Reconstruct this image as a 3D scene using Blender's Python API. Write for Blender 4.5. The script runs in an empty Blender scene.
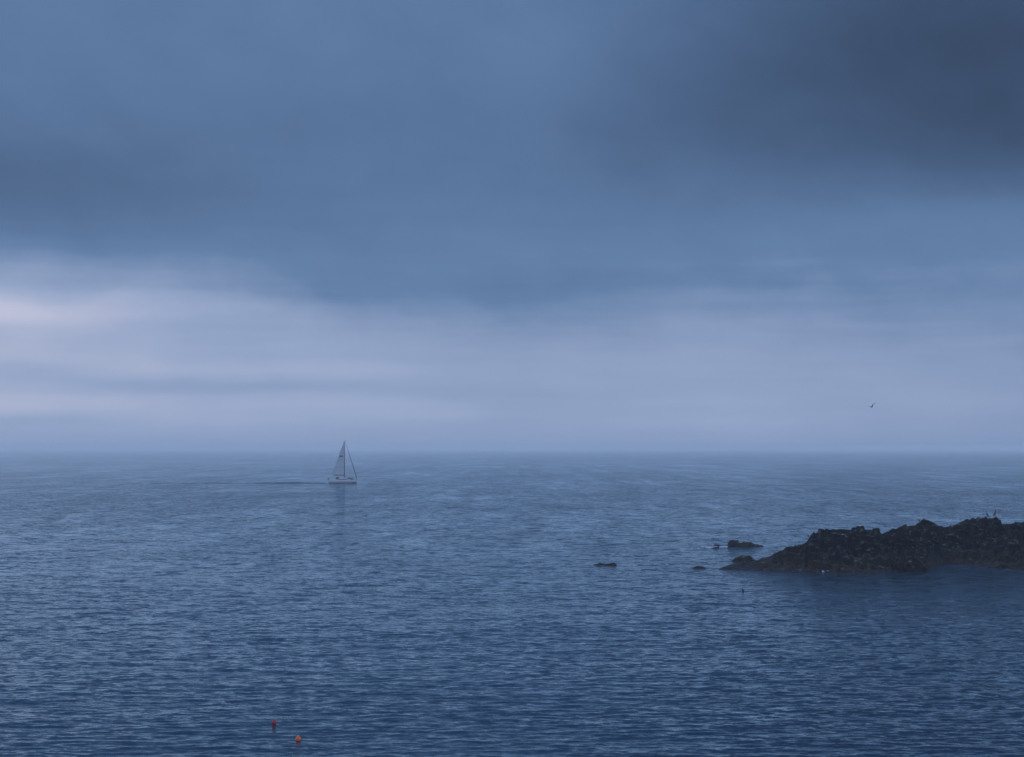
import bpy, bmesh, math, random
import numpy as np
from mathutils import Vector, Matrix

# ------------------------------------------------------------------ camera
scene = bpy.context.scene
COL = scene.collection
EYE = 12.3                       # the cliff-top viewpoint above the water
F = 1600.0                       # focal length in pixels of a 1024-wide frame
PITCH = math.atan((448.5 - 378.5) / F)
cd = bpy.data.cameras.new("camera")
cam = bpy.data.objects.new("camera", cd)
COL.objects.link(cam)
cam.location = (0, 0, EYE)
cam.rotation_euler = (math.pi / 2 + PITCH, 0, 0)
cd.sensor_width = 36.0
cd.lens = F / 1024 * 36.0
cd.clip_start = 0.5
cd.clip_end = 200000
scene.camera = cam
scene.render.resolution_x, scene.render.resolution_y = 1024, 757
scene.view_settings.view_transform = 'Standard'
scene.view_settings.look = 'None'
scene.view_settings.exposure = 0.0
scene.view_settings.gamma = 1.0
scene.view_settings.use_curve_mapping = False
scene.cycles.volume_bounces = 3
scene.cycles.max_bounces = 6
scene.cycles.use_denoising = True
scene.cycles.use_adaptive_sampling = False


def at_depth(px, py, D):
    """world point at distance D (along +Y) for a direction read off the photo"""
    c, s = math.cos(PITCH), math.sin(PITCH)
    x, y = (px - 512) / F, -(py - 378.5) / F
    d = Vector((x, c - s * y, s + c * y))
    return Vector((0, 0, EYE)) + d * (D / d.y)


def on_sea(px, py):
    p1 = at_depth(px, py, 100.0)
    k = EYE / (EYE - p1.z)
    return Vector((p1.x * k, 100.0 * k, 0))


# ------------------------------------------------------------------ node maths
class S:
    """a socket with arithmetic"""
    def __init__(self, nt, sock):
        self.nt, self.s = nt, sock

    def _m(self, op, *args):
        n = self.nt.nodes.new("ShaderNodeMath")
        n.operation = op
        for i, a in enumerate((self,) + args):
            if isinstance(a, S):
                self.nt.links.new(a.s, n.inputs[i])
            else:
                n.inputs[i].default_value = a
        return S(self.nt, n.outputs[0])

    def __add__(self, o): return self._m('ADD', o)
    def __sub__(self, o): return self._m('SUBTRACT', o)
    def __mul__(self, o): return self._m('MULTIPLY', o)
    def __truediv__(self, o): return self._m('DIVIDE', o)
    def mx(self, o): return self._m('MAXIMUM', o)
    def mn(self, o): return self._m('MINIMUM', o)

    def step(self, a, b, c=0.0, d=1.0, kind='LINEAR'):
        n = self.nt.nodes.new("ShaderNodeMapRange")
        n.interpolation_type = kind
        n.clamp = True
        self.nt.links.new(self.s, n.inputs[0])
        for i, v in enumerate((a, b, c, d)):
            n.inputs[i + 1].default_value = v
        return S(self.nt, n.outputs[0])


def mixf(nt, f, a, b):
    n = nt.nodes.new("ShaderNodeMix")
    n.data_type = 'FLOAT'
    for i, v in ((0, f), (2, a), (3, b)):
        if isinstance(v, S):
            nt.links.new(v.s, n.inputs[i])
        else:
            n.inputs[i].default_value = v
    return S(nt, n.outputs[0])


def mixc(nt, f, a, b):
    n = nt.nodes.new("ShaderNodeMix")
    n.data_type = 'RGBA'
    for i, v in ((0, f), (6, a), (7, b)):
        if isinstance(v, S):
            nt.links.new(v.s, n.inputs[i])
        elif isinstance(v, (tuple, list)):
            n.inputs[i].default_value = (*v, 1) if len(v) == 3 else v
        else:
            n.inputs[i].default_value = v
    return S(nt, n.outputs[2])


def xyz(nt, x, y, z=0.0):
    n = nt.nodes.new("ShaderNodeCombineXYZ")
    for i, v in enumerate((x, y, z)):
        if isinstance(v, S):
            nt.links.new(v.s, n.inputs[i])
        else:
            n.inputs[i].default_value = v
    return S(nt, n.outputs[0])


def sep(nt, v):
    n = nt.nodes.new("ShaderNodeSeparateXYZ")
    nt.links.new(v.s, n.inputs[0])
    return [S(nt, o) for o in n.outputs]


def noise(nt, vec, scale=1.0, detail=3.0, rough=0.5, dist=0.0, colour=False):
    n = nt.nodes.new("ShaderNodeTexNoise")
    if vec is not None:
        nt.links.new(vec.s, n.inputs["Vector"])
    n.inputs["Scale"].default_value = scale
    n.inputs["Detail"].default_value = detail
    n.inputs["Roughness"].default_value = rough
    n.inputs["Distortion"].default_value = dist
    return S(nt, n.outputs[1 if colour else 0])


def ramp(nt, fac, stops):
    n = nt.nodes.new("ShaderNodeValToRGB")
    nt.links.new(fac.s, n.inputs[0])
    el = n.color_ramp.elements
    while len(el) < len(stops):
        el.new(0.5)
    for e, (p, c) in zip(el, stops):
        e.position = p
        e.color = (*c, 1) if len(c) == 3 else c
    return S(nt, n.outputs[0])


def lin(r, g, b, k=1.0):
    f = lambda c: ((c / 255 + 0.055) / 1.055) ** 2.4 if c > 10 else c / 255 / 12.92
    return (f(r) * k, f(g) * k, f(b) * k)


# ------------------------------------------------------------------ sky
SUN_EL, SUN_AZ = math.radians(72), math.radians(-50)      # veiled sun, ahead and to the left
world = bpy.data.worlds.new("World")
scene.world = world
world.use_nodes = True
nt = world.node_tree
nt.nodes.clear()
out = nt.nodes.new("ShaderNodeOutputWorld")
bg = nt.nodes.new("ShaderNodeBackground")
bg.inputs[1].default_value = 0.1
nt.links.new(bg.outputs[0], out.inputs[0])
tc = nt.nodes.new("ShaderNodeTexCoord")
direction = S(nt, tc.outputs["Generated"])
dx, dy, dz = sep(nt, direction)
az0 = dx._m('ARCTAN2', dy)                                # 0 = straight out to sea
el0 = dz._m('ARCSINE')
# cloud edges are drawn out along the horizon and frayed
warp = xyz(nt, az0 * 6.0, el0 * 11.0, 3.1)
w1 = noise(nt, warp, 1.0, 4.0, 0.5)
w2 = noise(nt, xyz(nt, az0 * 9.0, el0 * 16.0, 8.7), 1.0, 5.0, 0.55)
az = az0 + (w1 - 0.5) * 0.16
el = el0 + (w2 - 0.5) * 0.030 * el0.step(0.0, 0.06)
s = el * (F / 450.0)

COLUMNS = [   # azimuth (frame x) : brightness of the overcast against height (frame y)
    (0,   [(0, .45), (60, .43), (120, .38), (165, .31), (195, .27), (214, .30), (234, .40), (254, .54), (274, .66), (290, .74), (302, .90), (312, 1.0), (324, .92), (334, .84), (350, .86), (372, .78), (388, .81), (403, .88), (420, .75), (440, .72), (448, .68)]),
    (150, [(0, .44), (100, .41), (180, .33), (205, .33), (234, .40), (264, .53), (288, .67), (312, .82), (330, .78), (350, .82), (368, .87), (388, .74), (402, .85), (415, .82), (430, .76), (448, .68)]),
    (340, [(0, .43), (130, .40), (200, .40), (250, .44), (285, .50), (310, .62), (335, .71), (360, .74), (378, .78), (392, .71), (408, .78), (425, .74), (448, .66)]),
    (512, [(0, .43), (70, .41), (130, .37), (200, .42), (260, .46), (300, .47), (320, .54), (345, .67), (380, .71), (420, .72), (448, .66)]),
    (700, [(0, .24), (80, .22), (150, .26), (190, .35), (230, .47), (275, .51), (305, .60), (335, .67), (380, .73), (420, .74), (448, .66)]),
    (850, [(0, .12), (90, .09), (145, .13), (175, .21), (200, .34), (224, .45), (252, .51), (295, .53), (330, .63), (370, .68), (410, .72), (448, .62)]),
    (1024, [(0, .06), (90, .02), (145, .06), (172, .14), (194, .26), (216, .40), (242, .49), (290, .52), (325, .57), (370, .63), (420, .63), (448, .54)]),
]
t = None
prev = None
for px, pts in COLUMNS:
    fc = nt.nodes.new("ShaderNodeFloatCurve")
    nt.links.new(s.s, fc.inputs["Value"])
    cv = fc.mapping.curves[0]
    pp = sorted(((448.5 - y) / 450.0, v) for y, v in pts)
    cv.points[0].location = pp[0]
    cv.points[1].location = pp[-1]
    for p in pp[1:-1]:
        cv.points.new(*p)
    fc.mapping.update()
    c = S(nt, fc.outputs[0])
    a = math.atan((px - 512) / F)
    t = c if t is None else mixf(nt, az.step(prev, a), t, c)
    prev = a
t = t - el0.step(0.28, 0.45) * 0.18  # unseen deck above the frame, darkened so the near water reflects less
# the rest of the overcast, overhead and behind the viewpoint
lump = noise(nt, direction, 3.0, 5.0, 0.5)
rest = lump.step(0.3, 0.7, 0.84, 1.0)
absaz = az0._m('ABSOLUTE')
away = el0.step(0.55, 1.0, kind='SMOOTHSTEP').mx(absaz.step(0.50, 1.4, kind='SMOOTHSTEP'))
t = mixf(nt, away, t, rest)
# fine veils
veil = noise(nt, xyz(nt, az0 * 7.0, el0 * 75.0, 1.3), 1.0, 5.0, 0.5)
t = t + (veil - 0.5) * el0.step(0.0, 0.02) * el0.step(0.20, 0.10) * 0.14
mott = noise(nt, xyz(nt, az0 * 22.0 + el0 * 9.0, el0 * 34.0, 6.6), 1.0, 6.0, 0.55, 0.4)
t = t + (mott - 0.5) * el0.step(0.03, 0.10) * 0.09
soft = noise(nt, xyz(nt, az0 * 8.0, el0 * 13.0, 5.3), 1.0, 4.0, 0.5)
t = t + (soft - 0.5) * 0.16
cloud = ramp(nt, t, [(0.0, lin(54, 72, 100, 10)), (0.25, lin(75, 100, 136, 10)), (0.5, lin(97, 126, 166, 10)),
                     (0.75, lin(149, 166, 200, 10)), (1.0, lin(190, 194, 216, 10))])
# unseen deck above the frame, tinted bluer to colour the sea's reflections
bl = nt.nodes.new("ShaderNodeMix")
bl.data_type = 'RGBA'
bl.blend_type = 'MULTIPLY'
nt.links.new(el0.step(0.27, 0.40).s, bl.inputs[0])
nt.links.new(cloud.s, bl.inputs[6])
bl.inputs[7].default_value = (0.70, 0.98, 1.20, 1)
cloud = S(nt, bl.outputs[2])
fill_sky = ramp(nt, lump, [(0.3, lin(152, 182, 234, 12.0)), (0.7, lin(184, 207, 247, 12.0))])  # unseen overhead sky, made brighter and bluer to light the haze and sea
cloud = mixc(nt, away, cloud, fill_sky)
sky = nt.nodes.new("ShaderNodeTexSky")
sky.sky_type = 'NISHITA'
sky.sun_disc = False
sky.sun_elevation = SUN_EL
sky.sun_rotation = SUN_AZ
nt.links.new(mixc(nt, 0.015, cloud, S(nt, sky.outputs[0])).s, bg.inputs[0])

# sun behind the overcast: wide and weak
sd = bpy.data.lights.new("sun", 'SUN')
sd.energy = 0.5
sd.angle = math.radians(30)
sd.color = (1.0, 0.98, 0.95)
sun = bpy.data.objects.new("sun", sd)
COL.objects.link(sun)
to_sun = Vector((math.sin(SUN_AZ) * math.cos(SUN_EL), math.cos(SUN_AZ) * math.cos(SUN_EL), math.sin(SUN_EL)))
sun.rotation_euler = (-to_sun).to_track_quat('-Z', 'Y').to_euler()


# ------------------------------------------------------------------ helpers
def tag(o, label=None, cat=None, group=None, kind=None):
    for k, v in (('label', label), ('category', cat), ('group', group), ('kind', kind)):
        if v:
            o[k] = v
    return o


def empty(name, loc, rotz=0.0):
    o = bpy.data.objects.new(name, None)
    o.empty_display_size = 0.1
    o.location = loc
    o.rotation_euler = (0, 0, rotz)
    COL.objects.link(o)
    return o


def link_mesh(name, verts, faces, mat, parent=None, smooth=True):
    me = bpy.data.meshes.new(name)
    me.from_pydata([tuple(map(float, v)) for v in verts], [], [tuple(int(i) for i in f) for f in faces])
    me.update()
    if smooth:
        me.polygons.foreach_set("use_smooth", [True] * len(me.polygons))
    me.materials.append(mat)
    o = bpy.data.objects.new(name, me)
    COL.objects.link(o)
    o.parent = parent
    return o


def grid_mesh(name, P, mat, parent=None, wrap=False):
    """P: rows x cols x 3 array -> one smooth sheet, fast"""
    R, Cn = P.shape[:2]
    idx = np.arange(R * Cn, dtype=np.int32).reshape(R, Cn)
    if wrap:
        idx = np.concatenate([idx, idx[:, :1]], axis=1)
    q = np.stack([idx[:-1, :-1], idx[:-1, 1:], idx[1:, 1:], idx[1:, :-1]], axis=-1).reshape(-1, 4)
    me = bpy.data.meshes.new(name)
    me.vertices.add(R * Cn)
    me.vertices.foreach_set("co", P.reshape(-1).astype(np.float32))
    n = len(q)
    me.loops.add(n * 4)
    me.loops.foreach_set("vertex_index", q.reshape(-1).astype(np.int32))
    me.polygons.add(n)
    me.polygons.foreach_set("loop_start", np.arange(0, n * 4, 4, dtype=np.int32))
    me.polygons.foreach_set("use_smooth", np.ones(n, dtype=bool))
    me.update(calc_edges=True)
    me.validate()
    me.materials.append(mat)
    o = bpy.data.objects.new(name, me)
    COL.objects.link(o)
    o.parent = parent
    return o


class MB:
    """collects shapes of one part"""
    def __init__(self):
        self.v, self.f = [], []

    def add(self, v, f):
        b = len(self.v)
        self.v += [tuple(p) for p in v]
        self.f += [tuple(b + i for i in q) for q in f]

    def loft(self, rings, caps=True):
        n = len(rings[0])
        v = [p for r in rings for p in r]
        f = []
        for i in range(len(rings) - 1):
            for k in range(n):
                k2 = (k + 1) % n
                f.append((i * n + k, i * n + k2, (i + 1) * n + k2, (i + 1) * n + k))
        if caps:
            f.append(tuple(range(n))[::-1])
            f.append(tuple((len(rings) - 1) * n + k for k in range(n)))
        self.add(v, f)

    def tube(self, pts, r, n=8, flat=1.0):
        pts = [Vector(p) for p in pts]
        rs = r if isinstance(r, (list, tuple)) else [r] * len(pts)
        rings = []
        ref = None
        for i, p in enumerate(pts):
            d = (pts[min(i + 1, len(pts) - 1)] - pts[max(i - 1, 0)]).normalized()
            if ref is None:
                ref = Vector((0, 1, 0)) if abs(d.y) < 0.9 else Vector((1, 0, 0))
            a = (ref - d * ref.dot(d)).normalized()
            b = d.cross(a)
            rings.append([p + (a * math.cos(2 * math.pi * k / n) * flat + b * math.sin(2 * math.pi * k / n)) * rs[i] for k in range(n)])
        self.loft(rings)

    def box(self, c, sx, sy, sz, taper=1.0):
        x, y, z = c
        v = []
        for k, tz in ((1, -1), (taper, 1)):
            for a, b in ((-1, -1), (1, -1), (1, 1), (-1, 1)):
                v.append((x + a * sx / 2 * k, y + b * sy / 2 * k, z + tz * sz / 2))
        self.add(v, [(3, 2, 1, 0), (4, 5, 6, 7), (0, 1, 5, 4), (1, 2, 6, 5), (2, 3, 7, 6), (3, 0, 4, 7)])

    def build(self, name, mat, parent=None, smooth=True):
        return link_mesh(name, self.v, self.f, mat, parent, smooth)


# numpy noise -------------------------------------------------------
def _h(ix, iy, seed):
    n = (ix.astype(np.int64) * 374761393 + iy.astype(np.int64) * 668265263 + seed * 974634777) & 0xFFFFFFFF
    n = ((n ^ (n >> 13)) * 1274126177) & 0xFFFFFFFF
    n = (n ^ (n >> 16)) & 0xFFFFFFFF
    return n / 4294967295.0


def vnoise(x, y, seed=0):
    ix, iy = np.floor(x), np.floor(y)
    fx, fy = x - ix, y - iy
    fx, fy = fx * fx * (3 - 2 * fx), fy * fy * (3 - 2 * fy)
    a, b = _h(ix, iy, seed), _h(ix + 1, iy, seed)
    c, d = _h(ix, iy + 1, seed), _h(ix + 1, iy + 1, seed)
    return (a * (1 - fx) + b * fx) * (1 - fy) + (c * (1 - fx) + d * fx) * fy - 0.5


def fbm(x, y, oct=4, seed=0, gain=0.5):
    r, a = 0, 1.0
    for k in range(oct):
        r = r + a * vnoise(x * 2 ** k + 17.3 * k, y * 2 ** k - 9.1 * k, seed + k)
        a *= gain
    return r


def cells(x, y, seed=0):
    """blocky fracture: tilted facets per Voronoi cell, with a crack depth"""
    ix, iy = np.floor(x), np.floor(y)
    best = np.full(x.shape, 9.0)
    second = np.full(x.shape, 9.0)
    val = np.zeros(x.shape)
    for a in (-1, 0, 1):
        for b in (-1, 0, 1):
            jx, jy = ix + a, iy + b
            cx, cy = jx + _h(jx, jy, seed), jy + _h(jx, jy, seed + 1)
            d = (x - cx) ** 2 + (y - cy) ** 2
            v = (_h(jx, jy, seed + 2) - 0.5) + (x - cx) * (_h(jx, jy, seed + 3) - 0.5) + (y - cy) * (_h(jx, jy, seed + 4) - 0.5)
            m = d < best
            second = np.where(m, best, np.minimum(second, d))
            val = np.where(m, v, val)
            best = np.where(m, d, best)
    crack = np.clip(1 - (np.sqrt(second) - np.sqrt(best)) / 0.12, 0, 1)
    return val, crack


# ------------------------------------------------------------------ materials
def material(name):
    m = bpy.data.materials.new(name)
    m.use_nodes = True
    p = m.node_tree.nodes["Principled BSDF"]
    return m, m.node_tree, p


def plain(name, rgb, rough=0.5, metal=0.0, var=0.12, scale=6.0):
    m, nt, p = material(name)
    tcn = nt.nodes.new("ShaderNodeTexCoord")
    n = noise(nt, S(nt, tcn.outputs["Object"]), scale, 4.0, 0.6)
    lo = tuple(c * (1 - var) for c in rgb)
    hi = tuple(min(1, c * (1 + var)) for c in rgb)
    nt.links.new(mixc(nt, n.step(0.3, 0.7), lo, hi).s, p.inputs["Base Color"])
    p.inputs["Roughness"].default_value = rough
    p.inputs["Metallic"].default_value = metal
    return m


def water_material():
    m, nt, p = material("sea_water")
    geo = nt.nodes.new("ShaderNodeNewGeometry")
    pos = S(nt, geo.outputs["Position"])
    x, y, z = sep(nt, pos)
    dist = (x * x + y * y)._m('SQRT')
    # gust patches and calmer lanes on several scales; what is under a pixel averages out
    g1 = noise(nt, xyz(nt, x * (1 / 70.0), y * (1 / 150.0), 0.3), 1.0, 3.0, 0.55)
    g2 = noise(nt, xyz(nt, x * (1 / 5.0), y * (1 / 26.0), 4.3), 1.0, 3.0, 0.6)
    g3 = noise(nt, xyz(nt, x * (1 / 2.2), y * (1 / 2.6), 7.9), 1.0, 3.0, 0.65)
    g4 = noise(nt, xyz(nt, x * (1 / 11.0), y * (1 / 160.0), 2.7), 1.0, 3.0, 0.6)
    g5 = noise(nt, xyz(nt, x * (1 / 48.0), y * (1 / 9.0), 6.1), 1.0, 3.0, 0.55)
    g6 = noise(nt, xyz(nt, x * (1 / 130.0), y * (1 / 60.0), 9.1), 1.0, 3.0, 0.55)
    gust = (g5 - 0.5) * dist.step(300, 120) * 1.3 + (g6 - 0.5) * dist.step(120, 300) * 1.2 + (g1 - 0.5) * 1.4 + (g2 - 0.5) * dist.step(100, 220) * 2.6 + (g4 - 0.5) * dist.step(300, 700) * 2.6 + (g3 - 0.5) * dist.step(320, 120) * 1.3
    amp = (gust + 1.0).mx(0.25)
    # ripples finer than the mesh, as random slopes
    r1 = noise(nt, xyz(nt, x * 1.5, y * 3.2, 1.0), 1.0, 4.0, 0.7, colour=True)
    r2 = noise(nt, xyz(nt, x * 0.45, y * 0.8, 2.0), 1.0, 3.0, 0.65, colour=True)
    ax, ay, _ = sep(nt, r1)
    bx, by, _ = sep(nt, r2)
    far = dist.step(60, 330, 0.0, 1.0)
    k1 = amp * 1.1
    k2 = amp * far * dist.step(200, 1000, 1.0, 0.30) * 2.1
    sx = (ax - 0.5) * k1 * 0.8 + (bx - 0.5) * k2 * 0.7
    sy = (ay - 0.5) * k1 + (by - 0.5) * k2
    vm = nt.nodes.new("ShaderNodeVectorMath")
    vm.operation = 'ADD'
    nt.links.new(geo.outputs["Normal"], vm.inputs[0])
    nt.links.new(xyz(nt, sx, sy, 0.0).s, vm.inputs[1])
    vn = nt.nodes.new("ShaderNodeVectorMath")
    vn.operation = 'NORMALIZE'
    nt.links.new(vm.outputs[0], vn.inputs[0])
    nt.nodes.remove(p)
    body = nt.nodes.new("ShaderNodeBsdfDiffuse")
    body.inputs["Color"].default_value = (0.004, 0.014, 0.030, 1)
    top = nt.nodes.new("ShaderNodeBsdfGlossy")
    top.inputs["Color"].default_value = (0.77, 0.925, 1.0, 1)
    top.inputs["Roughness"].default_value = 0.13
    fr = nt.nodes.new("ShaderNodeFresnel")
    fr.inputs["IOR"].default_value = 1.333
    mx = nt.nodes.new("ShaderNodeMixShader")
    nt.links.new(vn.outputs[0], top.inputs["Normal"])
    nt.links.new(vn.outputs[0], fr.inputs["Normal"])
    nt.links.new(fr.outputs[0], mx.inputs[0])
    nt.links.new(body.outputs[0], mx.inputs[1])
    nt.links.new(top.outputs[0], mx.inputs[2])
    nt.links.new(mx.outputs[0], nt.nodes["Material Output"].inputs[0])
    return m


def rock_material():
    m, nt, p = material("wet_rock")
    geo = nt.nodes.new("ShaderNodeNewGeometry")
    pos = S(nt, geo.outputs["Position"])
    x, y, z = sep(nt, pos)
    n1 = noise(nt, pos, 0.55, 5.0, 0.6)
    n2 = noise(nt, xyz(nt, x * 0.7 + z * 0.6, y * 0.5, z * 2.2), 1.7, 5.0, 0.62)
    n3 = noise(nt, xyz(nt, x * 1.2, y * 1.2, z * 3.0), 4.0, 4.0, 0.6)
    base = mixc(nt, n2.step(0.47, 0.66), (0.0008, 0.001, 0.0016), (0.011, 0.012, 0.014))
    green = mixc(nt, n2.step(0.46, 0.68), (0.0008, 0.0016, 0.0016), (0.008, 0.013, 0.012))
    brown = mixc(nt, n3.step(0.46, 0.7), (0.0012, 0.0011, 0.001), (0.034, 0.020, 0.010))
    c = mixc(nt, n1.step(0.48, 0.60), base, green)
    weed = (z + (n1 - 0.5) * 2.2).step(1.5, 0.7)          # rockweed zone above the waterline
    c = mixc(nt, weed, c, brown)
    nx, ny, nz = sep(nt, S(nt, geo.outputs["Normal"]))
    spots = noise(nt, xyz(nt, x, y * 0.7, z), 1.7, 4.0, 0.7)
    lichen = spots.step(0.58, 0.66) * nz.step(0.4, 0.8) * z.step(0.6, 1.4)
    pale = n2.step(0.59, 0.67) * noise(nt, pos, 0.9, 2.0, 0.5).step(0.40, 0.58)
    c = mixc(nt, pale, c, (0.13, 0.13, 0.128))
    c = mixc(nt, lichen * 0.7, c, (0.12, 0.12, 0.115))
    nt.links.new(c.s, p.inputs["Base Color"])
    nt.links.new(z.step(0.4, 2.2, 0.35, 0.75).s, p.inputs["Roughness"])
    p.inputs["Specular IOR Level"].default_value = 0.08
    bmp = nt.nodes.new("ShaderNodeBump")
    bmp.inputs["Strength"].default_value = 0.5
    bmp.inputs["Distance"].default_value = 0.12
    nt.links.new((n2 + n3 * 0.6).s, bmp.inputs["Height"])
    nt.links.new(bmp.outputs[0], p.inputs["Normal"])
    return m


def foam_material():
    m, nt, p = material("foam")
    geo = nt.nodes.new("ShaderNodeNewGeometry")
    pos = S(nt, geo.outputs["Position"])
    x, y, z = sep(nt, pos)
    n = noise(nt, xyz(nt, x * 2.0, y * 1.0, 0.0), 1.6, 5.0, 0.65)
    nt.links.new(mixc(nt, n.step(0.4, 0.6), (0.14, 0.19, 0.24), (0.32, 0.37, 0.42)).s, p.inputs["Base Color"])
    p.inputs["Roughness"].default_value = 0.6
    return m


WATER = water_material()
ROCK = rock_material()
FOAM = foam_material()

# ------------------------------------------------------------------ sea
rng = np.random.RandomState(7)


def sea_height(X, Y, spacing):
    Z = np.zeros(X.shape)
    for i in range(110):
        lam = 0.30 * (7.0 / 0.30) ** rng_tab[i, 0] ** 1.15
        ang = rng_tab[i, 1]
        slope = 0.0085 * min(1.0, (1.0 / lam) ** 0.75)
        a = slope * lam / (2 * math.pi) * math.sqrt(2)
        k = 2 * math.pi / lam
        w = np.clip((lam / spacing - 1.8) / 1.8, 0, 1)
        if not np.any(w > 0):
            continue
        Z += a * w * np.sin(k * (X * math.sin(ang) + Y * math.cos(ang)) + rng_tab[i, 2])
    # wave groups: sets of higher and lower waves
    grp = 1.0 + 0.7 * fbm(X / 26.0, Y / 15.0, 3, 41)
    return Z * np.clip(grp, 0.3, 2.0)


rng_tab = np.stack([(np.arange(110) + rng.rand(110)) / 110.0, rng.randn(110) * 0.30 + 0.06, rng.rand(110) * 6.283], axis=1)

d = 30.0
rows = [0.5, 8.0, 18.0, 25.0]
while d < 6000:
    rows.append(d)
    d += max(0.09, 0.52 * d * d / (EYE * F))
while d < 60000:
    rows.append(d)
    d *= 1.35
rows = np.array(rows)
half = 0.46
angs = np.concatenate([np.linspace(-math.pi, -half, 60, endpoint=False), np.arange(-half, half, 1.45 / F), np.linspace(half, math.pi, 60, endpoint=False)])
RR, AA = np.meshgrid(rows, angs, indexing='ij')
X, Y = RR * np.sin(AA), RR * np.cos(AA)
spacing = np.maximum(0.12, 0.52 * RR * RR / (EYE * F))
spacing = np.where(np.abs(AA) > half + 0.01, 50.0, spacing)
Z = sea_height(X, Y, spacing)
sea = grid_mesh("sea", np.stack([X, Y, Z], axis=-1), WATER, wrap=True)
tag(sea, kind='structure')

# ------------------------------------------------------------------ rocks
SIL = [(700, 572), (715, 569), (722, 565.5), (735, 561.5), (755, 560), (768, 556), (778, 551), (795, 546.5), (806, 541.5), (811, 534),
       (818, 531), (834, 528.5), (845, 531), (858, 530.5), (868, 530.5), (878, 531.5), (881, 534), (890, 530), (898, 526.5), (918, 525.5),
       (935, 526.5), (945, 524), (955, 522), (964, 519), (972, 518), (978, 519.5), (986, 519), (995, 518.5), (998, 523), (1003, 524),
       (1010, 522.5), (1018, 521.5), (1024, 520), (1060, 516), (1120, 522), (1200, 519), (1320, 530), (1420, 545), (1500, 575)]
YF = [(690, 163), (715, 162), (740, 161), (800, 159.8), (850, 159.3), (895, 159.6), (926, 160.5), (934, 167), (945, 170.5), (978, 171.5),
      (990, 170), (1010, 168.5), (1024, 166), (1100, 162), (1300, 160), (1500, 167)]
YC = [(690, 163.5), (715, 164), (740, 166), (770, 169), (810, 172), (860, 174), (900, 176), (960, 180), (1000, 181), (1100, 182), (1500, 184)]


def rock_detail(X, Y, env, seed=3):
    b, cb = cells(X / 3.4 + 0.18 * Y, Y / 1.9, seed)
    m_, cm = cells(X / 1.35 - 0.2 * Y, Y / 0.8, seed + 11)
    s_, cs = cells(X / 0.62, Y / 0.36, seed + 23)
    ph = X * 0.34 + Y * 0.62 + 0.8 * fbm(X / 3, Y / 3, 2, seed + 31)
    saw = ph - np.floor(ph) - 0.5                         # tilted bedding planes
    g_, cg = cells(X / 6.5 + 0.1 * Y, Y / 3.6, seed + 57)
    return env * (1.3 * g_ - 0.5 * cg + 0.9 * b - 0.55 * cb + 0.75 * m_ - 0.40 * cm + 0.34 * s_ - 0.16 * cs + 0.45 * saw + 0.5 * fbm(X / 1.8, Y / 1.8, 4, seed + 41))


xs = np.arange(16.0, 112.0, 0.125)
ys = np.arange(151.0, 202.0, 0.15)
X, Y = np.meshgrid(xs, ys)
TH = 512 + F * X / Y
sil = np.interp(TH, *zip(*SIL))
yf = np.interp(TH, *zip(*YF)) + 1.6 * fbm(X / 4.0, Y * 0 + 2.0, 4, 5)
yc = np.interp(TH, *zip(*YC))
c_, s_ = math.cos(PITCH), math.sin(PITCH)
v = -(sil - 378.5) / F
Hc = EYE + (s_ + c_ * v) / (c_ - s_ * v) * yc
Hc = np.where(TH > 1500, -1.0, Hc) - 0.12
u = (Y - yf) / np.maximum(yc - yf, 0.5)
yb = yc + np.clip((yc - yf) * 0.9, 2.0, 14.0)
w = (Y - yc) / (yb - yc)
front = np.where(u < 0, u * 2.0, Hc * np.clip(u, 0, 1) ** 0.62)
back = Hc * (1 - np.clip(w, 0, 1) ** 1.6) - np.clip(w - 1, 0, 2) * 2
Zr = np.where(Y < yc, front, back)
env = np.clip(Hc / 2.2, 0.22, 1) * np.clip(u * 2.2 + 0.25, 0.05, 1) * np.where(Y > yc, 0.4, 1.0) * (1 - 0.35 * np.clip((u - 0.7) / 0.3, 0, 1))
Zr = Zr + rock_detail(X, Y, env)


def terrace(Z, X, Y, st, mixv):
    """break a slope into ledges along slightly tilted beds"""
    tilt = 0.10 * X - 0.05 * Y + 0.5 * fbm(X / 2.5, Y / 2.5, 3, 61)
    k = (Z + tilt) / st
    f = k - np.floor(k)
    return Z * (1 - mixv) + mixv * ((np.floor(k) + np.clip((f - 0.62) / 0.38, 0, 1)) * st - tilt)


above = np.clip(Zr / 0.5, 0, 1) * (1 - 0.8 * np.clip((u - 0.72) / 0.2, 0, 1))
Zr = np.where(Zr > 0, terrace(terrace(Zr, X, Y, 0.85, 0.75), X + 30, Y * 1.1, 0.34, 0.5) * above + Zr * (1 - above), Zr)
Zr = np.maximum(Zr, -2.5)
islet = grid_mesh("rocky_islet", np.stack([X + 0.25 * fbm(X / 0.8, Y / 0.8, 3, 77), Y + 0.25 * fbm(X / 0.8, Y / 0.8, 3, 88), Zr], axis=-1), ROCK)
tag(islet, "largest dark rocky islet running out of the right edge, weed brown at its foot", "islet")


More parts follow.
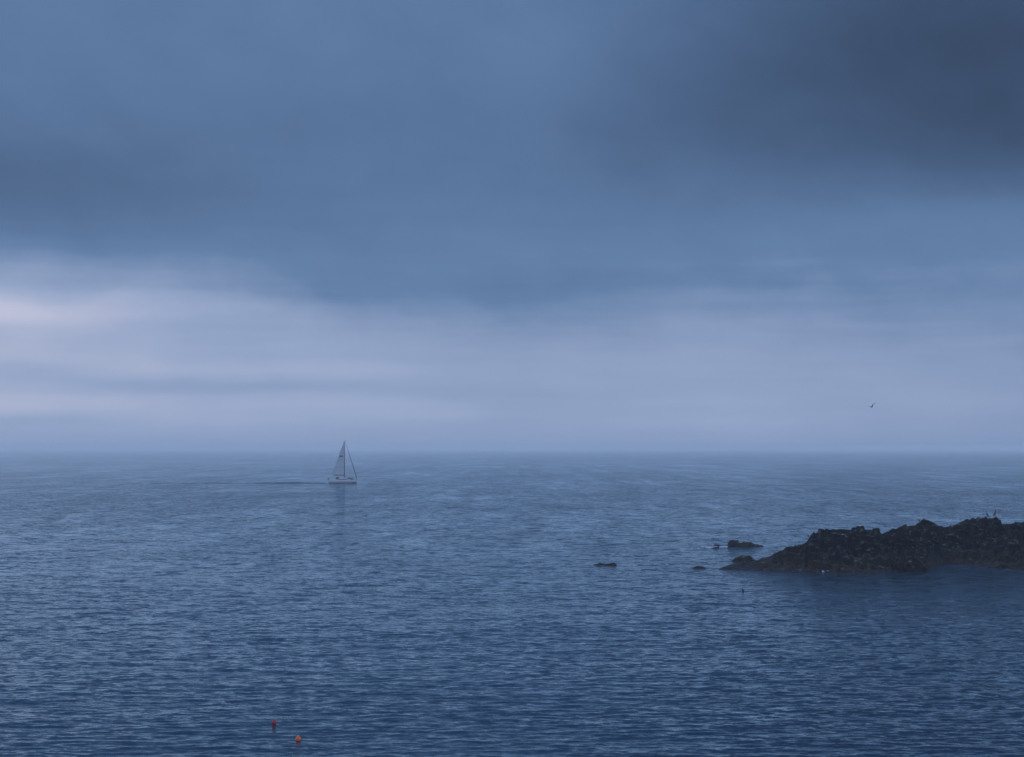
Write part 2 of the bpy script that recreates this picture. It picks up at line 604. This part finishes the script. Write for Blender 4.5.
def rock(px, py, wpx, hpx, depth, label, seed, name="sea_rock", skew=0.0, power=0.7, group=None):
    """a rock standing in the sea: foot at (px, py), wpx wide and hpx high as seen, depth in metres"""
    p = on_sea(px, py)
    k = F / p.y
    W, H = wpx / k, hpx / k
    n = 90
    gx = np.linspace(-0.75, 0.75, n)
    gy = np.linspace(-0.75, 0.75, max(24, int(n * min(1.0, depth / W))))
    GX, GY = np.meshgrid(gx, gy)
    wob = 0.22 * fbm(GX * 3 + seed, GY * 3, 3, seed)
    r = np.sqrt((2 * GX) ** 2 + (2 * GY) ** 2) * (1 + wob)
    prof = np.sign(1 - r) * np.abs(1 - r) ** power
    prof = np.where(prof > 0, prof * (1 + skew * GX * 2), prof * 1.5)
    WX, WY = p.x + GX * W, p.y + depth * 0.5 + GY * depth
    z = H * prof + rock_detail(WX * max(1, 2.0 / H), WY * max(1, 2.0 / H), np.clip(prof, 0.05, 1) * H * 0.6, seed)
    o = grid_mesh(name, np.stack([WX, WY, z], axis=-1) - np.array([p.x, p.y + depth * .5, 0]), ROCK)
    o.location = (p.x, p.y + depth * .5, 0)
    tag(o, label, "rock", group)
    return o


rock(912, 572.0, 36, 15, 3.6, "squat dark boulder at the islet's waterline, jutting furthest towards the viewer", 11, "boulder", power=0.35)
rock(1008, 568.0, 56, 15, 5.0, "brown weed covered rock sloping into the water below the islet at the right edge", 12, power=0.7, skew=0.4)
rock(1030, 570.0, 36, 8, 3.0, "low dark rock cut off by the right edge, nearest to the water", 13, power=0.6)
rock(746, 562.3, 24, 4.8, 2.0, "rounded black rock on the low left spit of the islet", 14, power=0.5)
rock(737, 547.0, 17, 5.8, 2.4, "taller left hump of the dark skerry behind the islet's tip", 15, "skerry", power=0.5)
rock(751, 547.0, 27, 4.0, 2.4, "longer low right hump of the dark skerry behind the islet's tip", 16, "skerry", power=0.6)
rock(718, 546.8, 10, 1.5, 1.0, "small low rock in white water left of the skerry", 17, power=0.6)
rock(700, 568.6, 13, 1.9, 1.4, "small black rock just off the islet's left tip", 18, power=0.6)
rock(611, 565.6, 12, 1.9, 1.4, "lone small black rock in open water left of the islet", 19, power=0.5)
rock(600, 565.2, 13, 1.2, 1.0, "thin barely awash rock touching the lone rock's left side", 20, power=0.6)


# white water and turned-up water ------------------------------------
def sheet(name, pts, width, mat, z, kind, label=None, cat=None, seed=0, ragged=0.6, crown=0.03):
    """a ragged strip of foam lying on the sea along pts"""
    pts = [Vector(p) for p in pts]
    L = sum((b - a).length for a, b in zip(pts, pts[1:]))
    n = max(12, int(L / 0.15))
    cum = [0]
    for a, b in zip(pts, pts[1:]):
        cum.append(cum[-1] + (b - a).length)
    tt = np.linspace(0, L, n)
    cx = np.interp(tt, cum, [p.x for p in pts])
    cy = np.interp(tt, cum, [p.y for p in pts])
    m = 9
    vv = np.linspace(-1, 1, m)
    wdt = width * (0.25 + 0.75 * np.sin(np.pi * np.linspace(0.03, 0.97, n)) ** 0.6) * (1 + ragged * 2 * fbm(tt / 0.9, tt * 0 + seed, 3, seed))
    P = np.zeros((n, m, 3))
    P[:, :, 0] = cx[:, None]
    P[:, :, 1] = cy[:, None] + vv[None, :] * wdt[:, None] * 0.5 + 0.3 * fbm(tt / 1.3, tt * 0 + 5 + seed, 3, seed + 1)[:, None]
    P[:, :, 2] = z + crown * (1 - vv[None, :] ** 2)
    P[:, :, 2] -= 0.9 * np.clip(0.05 - fbm(P[:, :, 0] / 0.9 + seed, P[:, :, 1] / 0.7, 3, seed + 7), 0, 0.5)
    o = grid_mesh(name, P, mat)
    tag(o, label, cat, kind=kind)
    return o


sheet("foam", [on_sea(822, 572.2), on_sea(836, 571.2), on_sea(850, 572)], 1.0, FOAM, 0.14, 'stuff', seed=3)
sheet("foam", [on_sea(700, 547.6), on_sea(714, 547.8), on_sea(728, 547.4)], 1.1, FOAM, 0.14, 'stuff', seed=4)
sheet("foam", [on_sea(746, 561.8), on_sea(750, 561.6), on_sea(754, 561.8)], 0.6, FOAM, 0.30, 'stuff', seed=7)

# ------------------------------------------------------------------ sailing yacht
WHITE = plain("white_gelcoat", (0.33, 0.35, 0.38), 0.3)
NAVY = plain("hull_navy", (0.015, 0.02, 0.035), 0.5)
SAIL = plain("sailcloth", (0.50, 0.53, 0.56), 0.8, var=0.05)
_n = SAIL.node_tree
_t = _n.nodes.new("ShaderNodeBsdfTranslucent")
_t.inputs[0].default_value = (0.54, 0.58, 0.62, 1)
_x = _n.nodes.new("ShaderNodeMixShader")
_x.inputs[0].default_value = 0.32
_n.links.new(_n.nodes["Principled BSDF"].outputs[0], _x.inputs[1])
_n.links.new(_t.outputs[0], _x.inputs[2])
_n.links.new(_x.outputs[0], _n.nodes["Material Output"].inputs[0])
DARKCLOTH = plain("dark_canvas", (0.012, 0.016, 0.028), 0.8)
ALU = plain("dark_anodised_spar", (0.10, 0.11, 0.13), 0.4, 0.6)
STEEL = plain("stainless_steel", (0.35, 0.36, 0.38), 0.25, 1.0)
GLASSY = plain("smoked_window", (0.01, 0.012, 0.016), 0.08)
TEAK = plain("weathered_teak", (0.20, 0.16, 0.12), 0.7)
RUBBER = plain("grey_hypalon", (0.06, 0.07, 0.08), 0.6)

bp = on_sea(344.6, 483.3)
yacht = empty("sailing_yacht", (bp.x, bp.y, 0.02), math.radians(4))
tag(yacht, "small white sailing yacht under mainsail far out left of centre, bow to the right", "sailboat")


def hull_half(x):
    """half beam and sheer height at station x (stern -5.6 .. bow 4.2)"""
    u = (x + 5.6) / 9.8
    beam = 1.62 * (1 - max(0, (u - 0.42) / 0.58) ** 2.1) * (0.80 + 0.20 * min(1, u / 0.42) ** 0.8)
    sheer = 1.02 + 0.30 * u ** 1.6
    return max(beam, 0.03), sheer


mb, ms = MB(), MB()
rings, strip = [], []
for i in range(25):
    u = i / 24
    x = -5.6 + 9.8 * u
    b, sh = hull_half(x)
    xo = lambda f: x + (0.35 * f if u > 0.97 else 0.30 * (1 - f) * (-1 if u < 0.02 else 0) + 0.35 * f * max(0, (u - 0.7) / 0.3))
    ring = []
    prof = [(1.0, sh), (0.985, sh * 0.6), (0.93, 0.22), (0.80, 0.0), (0.45, -0.28), (0.0, -0.42)]
    for (k, z) in prof:
        ring.append(Vector((xo(z / sh), b * k, z)))
    for (k, z) in prof[-2::-1]:
        ring.append(Vector((xo(z / sh), -b * k, z)))
    rings.append(ring)
mb.loft(rings)
hull = mb.build("hull", WHITE, yacht)
for side in (1, -1):                                       # dark band low on the hull, above the waterline
    q = MB()
    rr = []
    for i in range(25):
        u = i / 24
        x = -5.6 + 9.8 * u
        b, sh = hull_half(x)
        e = 0.012
        rr.append([Vector((x + 0.35 * max(0, (u - .7) / .3) * (z / sh), side * (b * k + e + o_), z)) for (k, z, o_) in
                   ((0.965, 0.42, 0), (0.80, 0.0, 0.01), (0.72, -0.1, 0.0), (0.72, -0.1, -0.02), (0.92, 0.40, -0.02))])
    q.loft(rr)
    q.build("hull_band", NAVY, hull)
# coachroof with windows, cockpit coamings
cb = MB()
rr = []
for x, hw, zt in ((-2.55, 1.02, 1.62), (-2.2, 1.06, 1.72), (-0.6, 1.02, 1.74), (0.9, 0.86, 1.66), (1.9, 0.60, 1.46), (2.35, 0.42, 1.24)):
    b, sh = hull_half(x)
    rr.append([Vector((x, hw, sh - 0.03)), Vector((x - .03, hw * 0.92, zt - 0.06)), Vector((x - .05, hw * 0.5, zt)), Vector((x - .05, -hw * 0.5, zt)),
               Vector((x - .03, -hw * 0.92, zt - 0.06)), Vector((x, -hw, sh - 0.03))])
cb.loft(rr)
cabin = cb.build("cabin", WHITE, yacht)
for side in (1, -1):
    for x0, x1 in ((-2.0, -1.1), (-0.85, 0.0), (0.25, 0.85)):
        q = MB()
        q.tube([(x0, side * 1.045, 1.42), (x0 + .08, side * 1.045, 1.42), (x1 - .08, side * (0.99 if x1 < .5 else .93), 1.42), (x1, side * (0.985 if x1 < .5 else .90), 1.42)], [0.03, 0.11, 0.11, 0.03], 8, 0.35)
        q.build("window", GLASSY, cabin)
for side in (1, -1):
    q = MB()
    q.tube([(-2.5, side * 1.0, 1.14), (-3.6, side * 1.05, 1.16), (-4.8, side * 0.95, 1.14), (-5.4, side * .8, 1.1)], [0.17, 0.17, 0.15, 0.10], 8)
    q.build("cockpit_coaming", WHITE, yacht)
q = MB()                                                   # dark sprayhood over the companionway
rr = []
for x, hw, zt in ((-1.75, 0.95, 1.72), (-2.0, 0.98, 2.12), (-2.5, 1.0, 2.28), (-2.95, 1.0, 2.24)):
    rr.append([Vector((x, hw * math.cos(a), 1.35 + (zt - 1.35) * math.sin(a) ** 0.7)) for a in np.linspace(0.02, math.pi - 0.02, 11)] +
              [Vector((x + .02, hw * .95 * math.cos(a), 1.33 + (zt - 1.38) * math.sin(a) ** 0.7)) for a in np.linspace(math.pi - 0.02, 0.02, 11)])
q.loft(rr)
q.build("sprayhood", DARKCLOTH, yacht)
# steering wheel on its pedestal
q = MB()
q.tube([(-4.1, 0, 0.9), (-4.1, 0, 1.65)], [0.10, 0.08], 8)
ped = q.build("steering_pedestal", WHITE, yacht)
q = MB()
ringp = [(-4.25, 0.42 * math.cos(a), 1.62 + 0.42 * math.sin(a)) for a in np.linspace(0, 2 * math.pi, 17)]
q.tube(ringp, 0.02, 6)
for a in np.linspace(0, math.pi, 4)[:3]:
    q.tube([(-4.25, 0.42 * math.cos(a), 1.62 + 0.42 * math.sin(a)), (-4.25, -0.42 * math.cos(a), 1.62 - 0.42 * math.sin(a))], 0.012, 5)
q.build("steering_wheel", STEEL, ped)
# spars
q = MB()
q.tube([(0, 0, 1.6), (0, 0, 9.0), (-0.03, 0, 15.2)], [0.11, 0.10, 0.07], 10, 0.75)
mast = q.build("mast", ALU, yacht)
for z, wd in ((6.1, 1.05), (10.6, 0.8)):
    for side in (1, -1):
        q = MB()
        q.tube([(0, 0, z), (-0.15, side * wd, z + 0.08)], [0.045, 0.03], 6)
        q.build("spreader", ALU, mast)
q = MB()
q.tube([(-0.05, 0, 15.2), (-0.25, 0, 15.5), (-0.5, 0, 15.55)], 0.012, 5)
q.build("wind_vane", ALU, mast)
BOOMZ = 2.78
SHEET = math.radians(8)
q = MB()
q.tube([(-0.12, 0, BOOMZ + 0.02), (-2.2, 0.30, BOOMZ - 0.01), (-4.15, 0.58, BOOMZ - 0.02)], [0.09, 0.10, 0.085], 8)
boom = q.build("boom", ALU, yacht)
q = MB()
q.tube([(-3.6, 0.5, BOOMZ - .1), (-3.45, 0, 1.05)], 0.025, 5)
q.build("mainsheet", DARKCLOTH, boom)
# mainsail: cambered, with thickness
def sail_pt(u, v):
    """u 0 luff..1 leech, v 0 foot..1 head"""
    ch = 3.95 * (1 - v) ** 1.02 + 0.12 + 0.16 * math.sin(math.pi * v)
    x = -0.10 - u * ch
    y = 0.14 * (x) * -1 * (1 - 0.2 * v) + 0.20 * math.sin(math.pi * u) * (1 - 0.6 * v) + 0.5 * v * v * u
    return Vector((x, y, BOOMZ + 0.10 + v * (14.95 - BOOMZ)))
Vn, Un = 41, 11
vt, fc_ = [], []
for off in (0.0, 0.012):
    for j in range(Vn):
        for i in range(Un):
            p = sail_pt(i / (Un - 1), j / (Vn - 1))
            vt.append((p.x, p.y + off, p.z))
NB = Vn * Un
for j in range(Vn - 1):
    for i in range(Un - 1):
        a = j * Un + i
        fc_.append((a, a + 1, a + Un + 1, a + Un))
        fc_.append((NB + a, NB + a + Un, NB + a + Un + 1, NB + a + 1))
for j in range(Vn - 1):
    for i in (0, Un - 1):
        a = j * Un + i
        fc_.append((a, a + Un, NB + a + Un, NB + a))
for i in range(Un - 1):
    for j in (0, Vn - 1):
        a = j * Un + i
        fc_.append((a, NB + a, NB + a + 1, a + 1))
mains = link_mesh("mainsail", vt, fc_, SAIL, yacht)
q = MB()                                                   # dark panel two thirds of the way up
rr = []
for v in np.linspace(0.525, 0.57, 5):
    r = [sail_pt(u, v) + Vector((0, -0.012, 0)) for u in np.linspace(0.25, 0.85, 6)]
    r2 = [sail_pt(u, v) + Vector((0, -0.004, 0)) for u in np.linspace(0.85, 0.25, 6)]
    rr.append(r + r2)
q.loft(rr)
q.build("sail_panel", RUBBER, mains)
for v in (0.22, 0.44, 0.62, 0.8):
    q = MB()
    q.tube([sail_pt(u, v) + Vector((0, -0.02, 0)) for u in np.linspace(0.02, 0.99, 8)], 0.022, 5)
    q.build("batten", RUBBER, mains)
# standing rigging
BOW = (4.45, 0, 1.36)
q = MB()
q.tube([BOW, (0.08, 0, 15.05)], 0.02, 5)
q.build("forestay", ALU, yacht)
q = MB()
fp = lambda k: tuple(np.array(BOW) * (1 - k) + np.array((0.08, 0, 15.05)) * k)
q.tube([fp(0.015), fp(0.05), fp(0.3), fp(0.6), fp(0.93)], [0.10, 0.13, 0.12, 0.085, 0.03], 8)
q.build("furled_jib", plain("jib_cover", (0.02, 0.03, 0.06), 0.8), yacht)
q = MB()
q.tube([(-5.55, 0, 1.05), (-0.06, 0, 15.15)], 0.014, 5)
q.build("backstay", ALU, yacht)
for side in (1, -1):
    q = MB()
    q.tube([(-0.25, side * 1.5, 1.2), (-0.15, side * 1.05, 6.18), (-0.15, side * 0.8, 10.68), (0, 0, 14.9)], 0.016, 5)
    q.build("shroud", ALU, yacht)
# rails and stanchions
q = MB()
q.tube([(3.2, 0.62, 1.35), (3.25, 0.6, 1.9), (4.0, 0.3, 1.98), (4.5, 0, 1.98), (4.0, -0.3, 1.98), (3.25, -0.6, 1.9), (3.2, -0.62, 1.35)], 0.025, 6)
q.tube([(4.25, 0.12, 1.32), (4.35, 0.1, 1.97)], 0.02, 5)
q.tube([(4.25, -0.12, 1.32), (4.35, -0.1, 1.97)], 0.02, 5)
q.build("bow_rail", STEEL, yacht)
q = MB()
q.tube([(-4.6, 1.35, 1.05), (-4.65, 1.35, 1.75), (-5.6, 1.15, 1.75), (-5.75, 0.5, 1.75), (-5.75, -0.5, 1.75), (-5.6, -1.15, 1.75), (-4.65, -1.35, 1.75), (-4.6, -1.35, 1.05)], 0.025, 6)
q.build("stern_rail", STEEL, yacht)
q = MB()                                                   # small dark bundle on the stern rail
q.tube([(-5.72, -0.95, 1.25), (-5.74, -0.95, 1.4), (-5.74, -0.95, 1.75), (-5.72, -0.95, 1.92)], [0.10, 0.2, 0.2, 0.1], 8)
q.build("rail_bag", DARKCLOTH, yacht)
for side in (1, -1):
    ends = []
    for x in (-3.2, -1.4, 0.4, 2.0):
        b, sh = hull_half(x)
        q = MB()
        q.tube([(x, side * (b - .08), sh - .02), (x, side * (b - .08), sh + .62)], 0.016, 5)
        q.build("stanchion", STEEL, yacht)
        ends.append((x, side * (b - .08), sh + .61))
    q = MB()
    q.tube([(-4.65, side * 1.35, 1.75)] + ends + [(3.25, side * 0.6, 1.9)], 0.01, 5)
    q.build("lifeline", STEEL, yacht)
q = MB()                                                   # dinghy upside down on the foredeck
q.tube([(1.0, 0, 1.72), (1.25, 0, 1.80), (2.2, 0, 1.66), (3.1, 0, 1.48), (3.3, 0, 1.42)], [0.12, 0.36, 0.36, 0.25, 0.08], 10, 1.6)
q.build("upturned_dinghy", RUBBER, yacht)

# the streak of turned-up water behind the yacht: low ridges
wk = empty
x1, x0 = bp.x - 5.0, bp.x - 78.0
n, m_ = 260, 15
tx = np.linspace(0, 1, n)
vv = np.linspace(-1, 1, m_)
P = np.zeros((n, m_, 3))
P[:, :, 0] = (x1 + (x0 - x1) * tx)[:, None]
half_w = 1.2 + 3.4 * tx ** 0.7
P[:, :, 1] = bp.y + 1.5 * tx[:, None] + vv[None, :] * half_w[:, None]
hgt = 0.32 * (1 - tx) ** 0.4 * (0.6 + 0.9 * np.clip(fbm(tx * 14, tx * 0, 4, 9) + .4, 0, 1.2)) * np.clip(tx * 30, 0.2, 1)
P[:, :, 2] = -0.06 + hgt[:, None] * (1 - vv[None, :] ** 2) * 1.3 - 0.25 * np.clip(-0.04 - fbm(tx * 22, tx * 0 + 3, 4, 19), 0, 0.4)[:, None]
wake = grid_mesh("wake", P, WATER)
tag(wake, kind='structure')

# ------------------------------------------------------------------ pot buoys
def buoy(px, py, dia, mat, label, tilt=0.15, neck=None):
    p = on_sea(px, py)
    lift = float(sea_height(np.array([[p.x]]), np.array([[p.y]]), np.array([[max(0.12, 0.52 * p.y ** 2 / (EYE * F))]]))[0, 0])
    r = empty("pot_buoy", (p.x, p.y, lift + 0.02))
    r.rotation_euler = (tilt, -tilt, 0.3)
    tag(r, label, "buoy")
    q = MB()
    rings = []
    R = dia / 2
    for k in range(15):
        a = -math.pi / 2 + math.pi * k / 14
        rr_ = max(0.004, R * math.cos(a)) * (1.0 if a < 0 else 1.0 - 0.08 * math.sin(a))
        rings.append([Vector((rr_ * math.cos(b), rr_ * math.sin(b), R * 0.45 + R * 1.08 * math.sin(a))) for b in np.linspace(0, 2 * math.pi, 20, endpoint=False)])
    q.loft(rings)
    q.build("float", mat, r)
    q = MB()
    q.tube([(0, 0, R * 1.48), (0, 0, R * 1.62), (0, 0, R * 1.9)], [R * .26, R * .22, R * .18], 10)
    nk = q.build("eyelet_neck", neck or mat, r)
    q = MB()
    q.tube([(0.09 * R / .12 * math.cos(a), 0, R * 1.95 + 0.07 * R / .12 * math.sin(a)) for a in np.linspace(0, 2 * math.pi, 11)], R * .07, 6)
    q.build("rope_loop", TEAK, nk)
    return r


buoy(274, 724.0, 0.21, plain("dark_red_plastic", (0.32, 0.012, 0.012), 0.4, var=0.25), "dark red round pot buoy afloat, the farther of the pair near the bottom edge")
buoy(298.5, 740.5, 0.24, plain("orange_plastic", (0.68, 0.11, 0.02), 0.4, var=0.2), "orange round pot buoy afloat, the one nearest the bottom edge", neck=WHITE)
buoy(743, 591.0, 0.19, plain("black_plastic", (0.012, 0.014, 0.016), 0.4), "tiny dark float alone on the water in front of the islet's left end")

# ------------------------------------------------------------------ birds
BLACKF = plain("black_plumage", (0.008, 0.009, 0.010), 0.6, scale=20)
WHITEF = plain("white_plumage", (0.70, 0.70, 0.70), 0.7, scale=20)
GREYF = plain("grey_plumage", (0.18, 0.19, 0.21), 0.7, scale=20)
BEAK = plain("horn_beak", (0.30, 0.20, 0.06), 0.5, scale=20)
LEGM = plain("webbed_foot_skin", (0.05, 0.04, 0.04), 0.6, scale=20)


def cormorant(loc, face, scale, label, neck=1.0):
    r = empty("cormorant", loc, face)
    r.scale = (scale,) * 3
    tag(r, label, "bird", "dark birds perched on the islet")
    q = MB()                                               # one body from tail tip to crown
    nz = lambda z: 0.44 + (z - 0.44) * neck
    q.tube([(-0.30, 0, 0.05), (-0.22, 0, 0.11), (-0.13, 0, 0.20), (-0.04, 0, 0.32), (0.03, 0, 0.43), (0.06, 0, nz(0.52)), (0.045, 0, nz(0.60)), (0.04, 0, nz(0.67)), (0.06, 0, nz(0.72)), (0.11, 0, nz(0.725)), (0.14, 0, nz(0.72))],
           [0.035, 0.055, 0.095, 0.125, 0.10, 0.062, 0.042, 0.038, 0.048, 0.040, 0.018], 12)
    q.build("body", BLACKF, r)
    q = MB()
    q.tube([(0.13, 0, nz(0.72)), (0.19, 0, nz(0.715)), (0.21, 0, nz(0.70))], [0.018, 0.012, 0.006], 8)
    q.build("beak", BEAK, r)
    for sd_ in (1, -1):
        q = MB()
        q.tube([(0.03, sd_ * 0.09, 0.42), (-0.05, sd_ * 0.125, 0.33), (-0.15, sd_ * 0.10, 0.20), (-0.25, sd_ * 0.03, 0.09)], [0.04, 0.075, 0.06, 0.012], 8, 0.45)
        q.build("wing", BLACKF, r)
        q = MB()
        q.tube([(-0.04, sd_ * 0.06, 0.24), (-0.02, sd_ * 0.07, 0.10), (-0.01, sd_ * 0.07, 0.01)], [0.035, 0.016, 0.013], 6)
        q.tube([(-0.04, sd_ * 0.07, 0.012), (0.05, sd_ * 0.075, 0.010), (0.10, sd_ * 0.08, 0.006)], [0.014, 0.03, 0.012], 6, 1.0)
        q.build("leg", LEGM, r)
    return r


dg_pts = np.stack([X, Y, Zr], axis=-1)


def rock_top(px, D, spread=0.35):
    """ground height of the islet at a given direction and depth"""
    p = at_depth(px, 530, D)
    ix = int(round((p.x - xs[0]) / 0.125))
    iy = int(round((D - ys[0]) / 0.15))
    return Vector((p.x, D, float(Zr[iy - 1:iy + 2, ix - 1:ix + 2].max()) - 0.03))


def crest(px):
    """the point of the islet that stands highest against the sea in that direction"""
    best = None
    for D in np.arange(160, 184, 0.15):
        p = rock_top(px, D)
        e = (p.z - EYE) / D
        if best is None or e > best[0]:
            best = (e, p)
    return best[1]


cormorant(crest(987.4), math.radians(170), 0.82, "slim black cormorant on the islet's summit, left of the upright pair")
cormorant(crest(995.3), math.radians(20), 0.95, "taller black cormorant at the right end of the islet's summit knob", 1.1)
cormorant(crest(919.3), math.radians(200), 0.62, "small dark bird alone on the flat middle crest of the islet", 0.9)
cormorant(crest(808.0), math.radians(100), 0.55, "hunched dark bird on the islet's left slope", 0.7)


def gull_body(q, k=1.0):
    q.tube([(-0.27, 0, 0.0), (-0.19, 0, 0.0), (-0.08, 0, -0.005), (0.03, 0, 0), (0.11, 0, 0.02), (0.155, 0, 0.045), (0.20, 0, 0.05), (0.23, 0, 0.045)],
           [0.025, 0.045, 0.075, 0.082, 0.062, 0.045, 0.042, 0.018], 12)


def gull_beak(q):
    q.tube([(0.22, 0, 0.045), (0.27, 0, 0.04), (0.285, 0, 0.028)], [0.017, 0.011, 0.005], 8)


# standing gull
g = rock_top(843.5, 166.5)
best = None
for D in np.arange(160, 176, 0.15):
    p = rock_top(843.5, D)
    yy = (p.z - EYE) / D
    want = (at_depth(843.5, 537.6, D).z - EYE) / D
    if best is None or abs(yy - want) < best[0]:
        best = (abs(yy - want), p)
g = best[1]
gull = empty("gull", g, math.radians(195))
tag(gull, "white gull standing on the dark upper left shelf of the islet", "bird")
q = MB()
gull_body(q)
bd = q.build("body", WHITEF, gull)
bd.location = (0, 0, 0.24)
bd.rotation_euler = (0, math.radians(-18), 0)
q = MB()
gull_beak(q)
b2 = q.build("beak", BEAK, gull)
b2.location, b2.rotation_euler = bd.location, bd.rotation_euler
for sd_ in (1, -1):
    q = MB()
    q.tube([(0.06, sd_ * 0.065, 0.29), (-0.06, sd_ * 0.085, 0.26), (-0.2, sd_ * 0.06, 0.20), (-0.33, sd_ * 0.015, 0.17)], [0.03, 0.055, 0.04, 0.008], 8, 0.4)
    q.build("wing", GREYF, gull)
    q = MB()
    q.tube([(0.0, sd_ * 0.035, 0.20), (0.0, sd_ * 0.04, 0.10), (0.0, sd_ * 0.04, 0.0)], [0.02, 0.011, 0.010], 6)
    q.tube([(-0.02, sd_ * 0.04, 0.008), (0.05, sd_ * 0.045, 0.006)], [0.01, 0.022], 6)
    q.build("leg", BEAK, gull)

# flying gull
fp_ = at_depth(871.6, 407.0, 270.0)
fly = empty("flying_gull", fp_, math.radians(205))
fly.scale = (1.25,) * 3
fly.rotation_euler = (math.radians(14), math.radians(4), math.radians(215))
tag(fly, "dark seabird gliding with raised wings above the horizon over the islet", "bird")
q = MB()
gull_body(q)
q.build("body", GREYF, fly)
q = MB()
gull_beak(q)
q.build("beak", BEAK, fly)
for sd_ in (1, -1):
    q = MB()
    rr = []
    for yv, xv, zv, ch in ((0.04, 0.02, 0.02, 0.17), (0.22, 0.07, 0.17, 0.165), (0.40, 0.08, 0.27, 0.14), (0.58, 0.0, 0.31, 0.10), (0.72, -0.09, 0.335, 0.055), (0.80, -0.16, 0.34, 0.012)):
        ring = []
        for k in range(8):
            a = 2 * math.pi * k / 8
            ring.append(Vector((xv - ch * 0.35 + 0.5 * ch * math.cos(a), sd_ * yv, zv + ch * 0.07 * math.sin(a) + 0.01 * math.cos(a))))
        rr.append(ring)
    q.loft(rr)
    q.build("wing", BLACKF, fly)

# ------------------------------------------------------------------ haze
hm = bpy.data.materials.new("sea_haze")
hm.use_nodes = True
hm.node_tree.nodes.clear()
ho = hm.node_tree.nodes.new("ShaderNodeOutputMaterial")
hv = hm.node_tree.nodes.new("ShaderNodeVolumePrincipled")
hv.inputs["Color"].default_value = (0.94, 0.975, 1.0, 1)
hv.inputs["Density"].default_value = 0.00029
hv.inputs["Anisotropy"].default_value = 0.3
hm.node_tree.links.new(hv.outputs[0], ho.inputs["Volume"])
q = MB()
q.box((0, 0, 10.0), 130000, 130000, 28.0)
haze = q.build("haze", hm, smooth=False)
tag(haze, kind='stuff')
